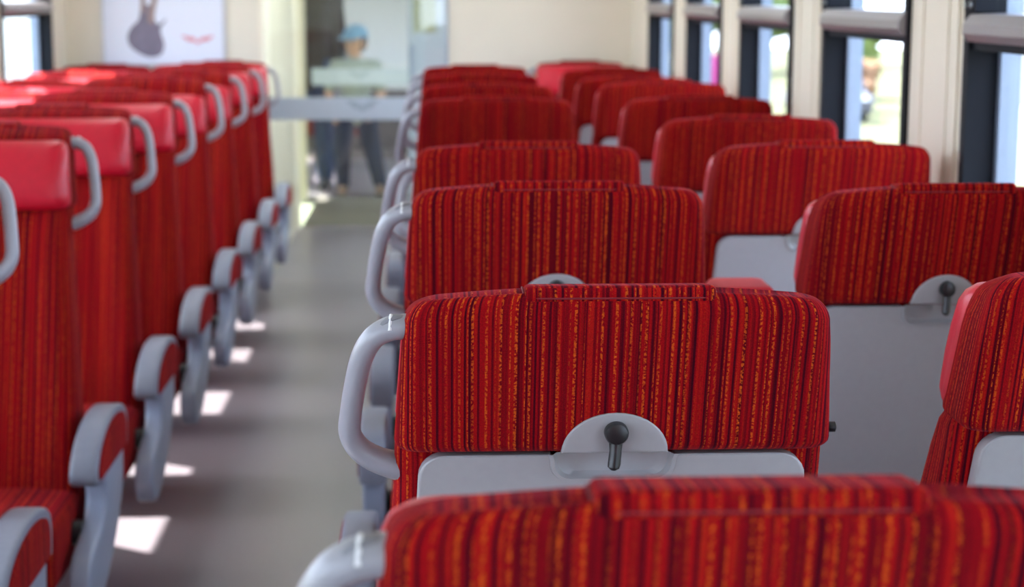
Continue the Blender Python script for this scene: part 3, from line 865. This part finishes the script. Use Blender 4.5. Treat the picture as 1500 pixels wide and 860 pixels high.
head(bm, hc, 0.95, face)
body_o = voxel(obj('body', bm, M_skin, kid), 0.006)
bm = bmesh.new()
capsule(bm, (0, 0, 0.60), j['chest'], 0.108, 0.116); capsule(bm, j['ls'], j['rs'], 0.058, 0.058); capsule(bm, j['chest'], (0, 0, 0.945), 0.09, 0.058)
for s in 'lr':
    e = Vector(j[s + 's']).lerp(Vector(j[s + 'e']), 0.75); capsule(bm, j[s + 's'], e, 0.052, 0.05)
tag(voxel(obj('shirt', bm, M_shirt, kid), 0.010), 'grey-green t-shirt')
bm = bmesh.new()
capsule(bm, (-0.02, 0, 0.65), (0.02, 0, 0.65), 0.112, 0.112)
for s in 'lr':
    capsule(bm, j[s + 'h'], j[s + 'k'], 0.086, 0.068); capsule(bm, j[s + 'k'], Vector(j[s + 'a']) + Vector((0, 0, 0.0)), 0.068, 0.052)
tag(voxel(obj('jeans', bm, M_jeans, kid), 0.010), 'dark blue jeans')
for s in 'lr':
    bm = bmesh.new(); a = Vector(j[s + 'a']); capsule(bm, a + Vector((0, 0.025, -0.038)), a + Vector((0, -0.125, -0.042)), 0.037, 0.033)
    for v in bm.verts: v.co.z = max(v.co.z, 0.004)
    obj('shoe', bm, M_shoe, kid)
bm = bmesh.new(); q = Vector((0, -1, 0)).rotation_difference(face).to_matrix().to_4x4()
ell(bm, hc + Vector((0, 0, 0.055)) - face * 0.008, (0.088, 0.104, 0.078), q)
for v in bm.verts:
    if v.co.z < hc.z + 0.040: v.co.z = hc.z + 0.040
sd = face.cross(Vector((0, 0, 1)))
brim = [hc + Vector((0, 0, 0.044)) + face * (0.07 + 0.085 * math.sin(k / 12 * math.pi)) + sd * (-0.085 * math.cos(k / 12 * math.pi)) + Vector((0, 0, -0.015 * math.sin(k / 12 * math.pi))) for k in range(13)]
vv = [bm.verts.new(p) for p in brim]; vb = [bm.verts.new(p + Vector((0, 0, 0.006))) for p in brim]
bm.faces.new(vv); bm.faces.new(list(reversed(vb)))
for k in range(13): bm.faces.new((vv[k], vb[k], vb[(k + 1) % 13], vv[(k + 1) % 13]))
tag(obj('cap', bm, M_capblue, kid), 'pale blue peaked cap')
bm = bmesh.new()
ell(bm, hc - face * 0.02 + Vector((0, 0, 0.012)), (0.081, 0.088, 0.088), q)
for v in bm.verts:
    if (v.co - hc).dot(face) > 0.03: v.co -= face * ((v.co - hc).dot(face) - 0.03)
obj('hair', bm, M_hair, kid)
for e in (-1, 1):
    bm = bmesh.new(); ell(bm, hc + face * 0.0805 + sd * e * 0.029 + Vector((0, 0, 0.014)), (0.009, 0.007, 0.006)); obj('eye', bm, M_eye, kid)

# adult in dark jacket standing at the left of the far doorway
ad = thing('person', (-0.885, 13.35, 0), 0, 'adult in dark jacket and blue jeans standing left of the child, head out of frame', 'person')
j = dict(pel=(0, 0, 0.93), chest=(0, 0, 1.28), neck=(0, 0, 1.46), lh=(-0.09, 0, 0.90), rh=(0.09, 0, 0.90), lk=(-0.10, -0.01, 0.49), rk=(0.10, -0.01, 0.49), la=(-0.10, 0.03, 0.085), ra=(0.11, 0.03, 0.085), ls=(-0.19, 0, 1.39), rs=(0.19, 0, 1.39), le=(-0.25, 0.04, 1.10), re=(0.225, 0.04, 1.10), lw=(-0.26, -0.03, 0.86), rw=(0.215, -0.06, 0.87))
hc = Vector((0, -0.02, 1.60)); face = Vector((0.2, -1, 0)).normalized()
bm = bmesh.new()
capsule(bm, j['pel'], j['chest'], 0.12, 0.135); capsule(bm, j['ls'], j['rs'], 0.06, 0.06); capsule(bm, j['chest'], j['neck'], 0.08, 0.055); capsule(bm, j['neck'], hc, 0.055, 0.06)
for s in 'lr':
    capsule(bm, j['pel'], j[s + 'h'], 0.10, 0.095); capsule(bm, j[s + 'h'], j[s + 'k'], 0.085, 0.058); capsule(bm, j[s + 'k'], j[s + 'a'], 0.058, 0.04)
    capsule(bm, j[s + 's'], j[s + 'e'], 0.05, 0.04); capsule(bm, j[s + 'e'], j[s + 'w'], 0.04, 0.028)
    hand(bm, j[s + 'w'], Vector(j[s + 'w']) - Vector(j[s + 'e']), (0.6 if s == 'l' else -0.6, -0.3, 0), 1.05, 1 if s == 'l' else -1)
    a = Vector(j[s + 'a']); capsule(bm, a + Vector((0, 0.02, -0.04)), a + Vector((0, -0.16, -0.05)), 0.035, 0.030)
head(bm, hc, 1.12, face)
voxel(obj('body', bm, M_skin, ad), 0.008)
bm = bmesh.new()
capsule(bm, (0, 0, 0.88), j['chest'], 0.155, 0.165); capsule(bm, j['ls'], j['rs'], 0.078, 0.078); capsule(bm, j['chest'], (0, 0, 1.44), 0.11, 0.075)
for s in 'lr': capsule(bm, j[s + 's'], j[s + 'e'], 0.068, 0.058); capsule(bm, j[s + 'e'], Vector(j[s + 'e']).lerp(Vector(j[s + 'w']), 0.92), 0.056, 0.045)
tag(voxel(obj('jacket', bm, M_jacket, ad), 0.012), 'dark jacket')
bm = bmesh.new(); capsule(bm, (-0.03, 0, 0.93), (0.03, 0, 0.93), 0.135, 0.135)
for s in 'lr': capsule(bm, j[s + 'h'], j[s + 'k'], 0.105, 0.078); capsule(bm, j[s + 'k'], j[s + 'a'], 0.078, 0.06)
tag(voxel(obj('jeans', bm, M_jeans2, ad), 0.012), 'blue jeans')
for s in 'lr':
    bm = bmesh.new(); a = Vector(j[s + 'a']); capsule(bm, a + Vector((0, 0.03, -0.043)), a + Vector((0, -0.18, -0.045)), 0.045, 0.040)
    for v in bm.verts: v.co.z = max(v.co.z, 0.004)
    obj('shoe', bm, M_black, ad)
bm = bmesh.new(); q = Vector((0, -1, 0)).rotation_difference(face).to_matrix().to_4x4()
ell(bm, hc - face * 0.02 + Vector((0, 0, 0.05)), (0.092, 0.105, 0.10), q)
for v in bm.verts:
    if (v.co - hc).dot(face) > 0.05: v.co -= face * ((v.co - hc).dot(face) - 0.05)
obj('hair', bm, M_hair, ad)
sd = face.cross(Vector((0, 0, 1)))
for e in (-1, 1):
    bm = bmesh.new(); ell(bm, hc + face * 0.096 + sd * e * 0.034 + Vector((0, 0, 0.016)), (0.011, 0.008, 0.007)); obj('eye', bm, M_eye, ad)

# red seat of the next car behind the child
put(P_window, -0.80, 14.9, 1, 'red seat in the next car, its top showing behind the blue cap', None, 0.03)

# ------------------------------------------------------------------ outside
GZ = -2.6
M_grass = plain('sunlit_grass', lin(78, 82, 52), rough=0.95, noise=0.25, scale=1.5)
M_white = plain('white_render', lin(178, 174, 168), rough=0.8, noise=0.03, scale=2)
M_clap = plain('white_boards', lin(232, 230, 226), rough=0.8, noise=0.03, scale=2)
M_bluewall = plain('blue_grey_render', lin(112, 128, 148), rough=0.8, noise=0.05, scale=2)
M_roof = plain('grey_roof', lin(150, 140, 138), rough=0.8, noise=0.1, scale=4)
M_leaf = plain('pale_green_leaves', lin(98, 116, 56), rough=0.8, noise=0.35, scale=9)
M_leaf2 = plain('rusty_leaves', lin(132, 98, 70), rough=0.8, noise=0.35, scale=9)
M_trunk = plain('bark', lin(96, 80, 66), rough=0.9, noise=0.2, scale=8)
M_car = plain('dark_car_paint', lin(84, 84, 98), rough=0.3, noise=0.03, coat=0.5)
M_carglass = plain('car_glass', lin(46, 50, 60), rough=0.1, noise=0.03)
M_pink = plain('magenta_board', lin(176, 50, 126), rough=0.5, noise=0.1, scale=3)
M_yellow = plain('yellow_post_paint', lin(226, 200, 60), rough=0.5, noise=0.05)
M_road = plain('pale_gravel', lin(112, 108, 106), rough=0.95, noise=0.12, scale=3)
gr = obj('lawn', B(-60, 90, -30, 140, GZ - 0.1, GZ), M_grass, smooth=False); tag(gr, kind='structure'); gr.name = 'ground_outside'
gv = obj('road', B(2.2, 6.0, -30, 120, GZ, GZ + 0.012), M_road, smooth=False); tag(gv, kind='structure')

def tree(x, y, h, r, mat, label, name='leafy_tree', group=None):
    t = thing(name, (x, y, GZ), 0, label, 'tree', group)
    bm = bmesh.new(); tube(bm, [(0, 0, 0), (0.05, 0, h * .3), (0, 0.05, h * .6)], [0.06 * h / 2, 0.045 * h / 2, 0.03 * h / 2], 10, up=Vector((1, 0, 0))); obj('trunk', bm, M_trunk, t)
    bm = bmesh.new()
    for k in range(26):
        a = random.uniform(0, 6.28); rr = r * math.sqrt(random.random()) * 0.75; z = h * random.uniform(0.32, 0.92)
        s = r * random.uniform(0.25, 0.42) * (1.1 - abs(z / h - .6))
        bmesh.ops.create_icosphere(bm, subdivisions=2, radius=s, matrix=Matrix.Translation((rr * math.cos(a), rr * math.sin(a), z)))
    for v in bm.verts: v.co += Vector((random.uniform(-1, 1), random.uniform(-1, 1), random.uniform(-1, 1))) * r * 0.06
    obj('crown', bm, mat, t, smooth=False)
    return t

def house(x, y, w, d, h, mat, label, nwin=3):
    t = thing('house', (x, y, GZ), 0, label, 'house')
    obj('wall', B(-w / 2, w / 2, -d / 2, d / 2, 0, h), mat, t, smooth=False)
    bm = bmesh.new(); prism(bm, [(-d / 2 - .3, h), (d / 2 + .3, h), (0, h + d * 0.3)], 'x', -w / 2 - .2, w / 2 + .2); obj('roof', bm, M_roof, t, smooth=False)
    for k in range(nwin):
        xx = -w / 2 + (k + 0.5) * w / nwin
        f = obj('window', B(xx - .5, xx + .5, -d / 2 - .05, -d / 2 + .02, h * 0.35, h * 0.7), M_white, t, smooth=False)
        obj('pane', B(xx - .42, xx + .42, -d / 2 - .07, -d / 2 - .05, h * 0.35 + .08, h * 0.7 - .08), M_carglass, f, smooth=False)
    return t

def car(x, y, rz, label):
    t = thing('parked_car', (x, y, GZ), rz, label, 'car')
    prof = [(-2.1, .35), (-2.15, .7), (-2.0, .88), (-1.45, .95), (-1.0, 1.38), (-0.3, 1.46), (0.55, 1.42), (1.1, 1.0), (1.9, .86), (2.12, .62), (2.1, .35)]
    bm = bmesh.new(); prism(bm, prof, 'x', -0.85, 0.85, bev=0.06, seg=3); obj('body', bm, M_car, t)
    bm = bmesh.new()
    prism(bm, [(-1.36, .98), (-.98, 1.33), (-.3, 1.40), (.5, 1.36), (.95, 1.02)], 'x', -0.86, 0.86)
    box(bm, -0.7, 0.7, -1.44, -0.98, 1.0, 1.30)
    obj('side_glass', bm, M_carglass, t, smooth=False)
    for yy in (-1.3, 1.3):
        for s in (-1, 1):
            bm = bmesh.new(); tube(bm, [(s * .70, yy, .32), (s * .88, yy, .32)], .32, 20, up=Vector((0, 0, 1))); obj('wheel', bm, M_black, t)
    obj('number_plate', B(-.26, .26, -2.17, -2.13, .55, .67), M_white, t, smooth=False)
    for s in (-1, 1): obj('lamp', B(s * .55 - .15, s * .55 + .15, -2.14, -2.02, .68, .82, bev=.02), M_rib, t)
    return t
car(13.1, 59.5, 0.12, 'dark grey car parked outside beyond the second side window')
house(33, 84, 14, 9, 6.5, M_bluewall, 'pale blue-grey house seen through the second side window')
house(27.6, 70, 12, 6, 4.6, M_white, 'white rendered building standing close to the right of the parked car', 2)
house(34, 46, 16, 6, 4.4, M_white, 'white building seen through the nearest side window', 4)
tree(14.9, 63, 1.9, 1.0, M_leaf2, 'rust-brown shrub beside the parked car outside', 'rusty_shrub')
tree(16.4, 71, 3.2, 1.7, M_leaf, 'pale green shrub behind the rust-brown one outside', 'green_shrub')
for k, (x, y, h, r) in enumerate(((17, 96, 7, 3), (13, 92, 5.5, 2.4), (9.5, 99, 6, 2.6), (21, 104, 8, 3.4))):
    tree(x, y, h, r, M_leaf, 'pale green tree in the hazy row far outside the right windows', 'leafy_tree', 'trees outside the right windows')
bd = thing('sign_board', (9.1, 60, GZ), 0, 'magenta board seen through the third side window', 'sign')
obj('board', B(-.45, .45, -.04, .04, .3, 2.1, bev=.02), M_pink, bd); obj('leg', B(-.40, -.34, -.05, .05, 0, .4), M_trunk, bd); obj('leg', B(.34, .40, -.05, .05, 0, .4), M_trunk, bd)
bm = bmesh.new(); tube(bm, [(9.92, 60, GZ), (9.92, 60, GZ + 2.9)], 0.12, 12, up=Vector((1, 0, 0))); tag(obj('marker_post', bm, M_yellow), 'yellow post beside the magenta board outside', 'post')
# fence outside the nearest window
fc = thing('picket_fence', (15.2, 0, GZ), 0, 'white slatted fence outside the nearest side window', 'fence')
bm = bmesh.new()
for k in range(46): box(bm, -.02, .02, 26 + k * .30, 26 + k * .30 + .22, .1, 1.9)
obj('slats', bm, M_white, fc, smooth=False)
bm = bmesh.new(); box(bm, .02, .07, 26, 39.8, .5, .6); box(bm, .02, .07, 26, 39.8, 1.4, 1.5); obj('rail', bm, M_white, fc, smooth=False)
for k in range(8): obj('post', B(.0, .1, 26 + k * 1.95, 26.1 + k * 1.95, 0, 1.95), M_white, fc, smooth=False)
# boarded building outside the left window
hb = thing('clapboard_building', (-15.5, 46, GZ), 0, 'white boarded building outside the left side window', 'building')
bm = bmesh.new(); box(bm, -7, 7, -5, 5, 0, 5.0)
for k in range(16): box(bm, -7.04, 7.04, -5.05, 5.05, 0.1 + k * .30, 0.1 + k * .30 + .24)
obj('wall', bm, M_clap, hb, smooth=False)
bm = bmesh.new(); prism(bm, [(-5.5, 5.0), (5.5, 5.0), (0, 7.4)], 'x', -7.3, 7.3); obj('roof', bm, M_roof, hb, smooth=False)

# ------------------------------------------------------------------ light
M_fill, nt, b = newmat('fill_lamp_diffuser')
b.inputs['Base Color'].default_value = (0.9, 0.92, 0.95, 1); b.inputs['Roughness'].default_value = 0.6
b.inputs['Emission Color'].default_value = (0.86, 0.95, 1.0, 1); b.inputs['Emission Strength'].default_value = FILL_LAMP
M_fill_vest = M_fill.copy(); M_fill_vest.name = 'vestibule_fill_diffuser'  # stronger emission, added to brighten the vestibule
M_fill_vest.node_tree.nodes['Principled BSDF'].inputs['Emission Strength'].default_value = 19.0
M_fill_end = M_fill.copy(); M_fill_end.name = 'end_fill_diffuser'  # stronger emission, added to brighten the end wall
M_fill_end.node_tree.nodes['Principled BSDF'].inputs['Emission Strength'].default_value = 4.0
for lx in (-0.95, 0.30):  # unseen strip lamps, added as fill for the car interior
    for k in range(6):
        y0 = -2.6 + k * 1.9
        t = thing('ceiling_fill_lamp', (lx, y0, ZC), 0, 'added fill strip lamp on the white ceiling, unseen above the frame', 'lamp', 'added ceiling fill lamps')
        obj('housing', B(-0.09, 0.09, 0, 1.8, -0.03, 0.0, bev=0.006), M_alu, t, smooth=False)
        obj('diffuser', B(-0.08, 0.08, 0.02, 1.78, -0.05, -0.03, bev=0.008), M_fill if k < 4 else M_fill_end, t)
for lx, ly in ((-0.35, 9.2), (0.45, 11.3)):  # unseen lamps, added as fill for the dim vestibule
    t = thing('ceiling_fill_lamp', (lx, ly, ZC), 0, 'added fill lamp on the vestibule ceiling beyond the glass door, unseen above the frame', 'lamp', 'added vestibule fill lamps')
    obj('housing', B(-0.25, 0.25, 0, 0.6, -0.03, 0.0, bev=0.006), M_alu, t, smooth=False)
    obj('diffuser', B(-0.23, 0.23, 0.02, 0.58, -0.05, -0.03, bev=0.008), M_fill_vest, t)
t = thing('ceiling_fill_lamp', (-0.3, 13.3, ZC), 0, 'added fill strip lamp on the white ceiling, unseen above the frame', 'lamp', 'added ceiling fill lamps')
obj('housing', B(-0.09, 0.09, 0, 1.8, -0.03, 0.0, bev=0.006), M_alu, t, smooth=False)
obj('diffuser', B(-0.08, 0.08, 0.02, 1.78, -0.05, -0.03, bev=0.008), M_fill, t)
w = bpy.data.worlds.new('World'); S.world = w; w.use_nodes = True
nt = w.node_tree; bg = nt.nodes['Background']
sky = nt.nodes.new('ShaderNodeTexSky'); sky.sky_type = 'HOSEK_WILKIE'
SUN_DX, SUN_DY, SUN_DZ = 1.0, -0.66, -1.66       # travel direction of the sunlight
sd = -Vector((SUN_DX, SUN_DY, SUN_DZ)).normalized()
sky.sun_direction = sd; sky.turbidity = 5.0; sky.ground_albedo = 0.5
mixn = nt.nodes.new('ShaderNodeMix'); mixn.data_type = 'RGBA'; mixn.inputs['Factor'].default_value = SKY_MIX
nt.links.new(sky.outputs[0], mixn.inputs['A']); mixn.inputs['B'].default_value = (0.84, 0.96, 1.18, 1)
nt.links.new(mixn.outputs['Result'], bg.inputs['Color'])
bg.inputs['Strength'].default_value = SKY
sl = bpy.data.lights.new('Sun', 'SUN'); sl.energy = 18.0; sl.angle = math.radians(0.6); sl.color = (1.0, 0.96, 0.90)
so = bpy.data.objects.new('Sun', sl); COL.objects.link(so)
so.rotation_euler = Vector((SUN_DX, SUN_DY, SUN_DZ)).to_track_quat('-Z', 'Y').to_euler()

# wide second sun lamp, added for soft light bands on the floor
al = bpy.data.lights.new('SunFill', 'SUN'); al.energy = 6.0; al.angle = math.radians(45); al.color = (1.0, 0.98, 0.96)
ao = bpy.data.objects.new('SunFill', al); COL.objects.link(ao); ao.rotation_euler = so.rotation_euler

# ------------------------------------------------------------------ camera
yaw, pit, rol, F = 0.0453, 0.1635, 0.0016, 2646.85
cy, sy, cp, sp_ = math.cos(yaw), math.sin(yaw), math.cos(pit), math.sin(pit)
fwd = Vector((sy * cp, cy * cp, -sp_)); r0 = Vector((cy, -sy, 0)); u0 = r0.cross(fwd)
rt = r0 * math.cos(rol) + u0 * math.sin(rol); up = u0 * math.cos(rol) - r0 * math.sin(rol)
cd = bpy.data.cameras.new('Camera'); cam = bpy.data.objects.new('Camera', cd); COL.objects.link(cam)
Mx = Matrix((( rt.x, up.x, -fwd.x, 0), (rt.y, up.y, -fwd.y, 0), (rt.z, up.z, -fwd.z, 1.42), (0, 0, 0, 1)))
cam.matrix_world = Mx
cd.sensor_fit = 'HORIZONTAL'; cd.sensor_width = 36.0; cd.lens = F / 1500 * 36
cd.clip_start = 0.05; cd.clip_end = 500
cd.dof.use_dof = True; cd.dof.focus_distance = 1.80; cd.dof.aperture_fstop = 6.3; cd.dof.aperture_blades = 0
S.camera = cam
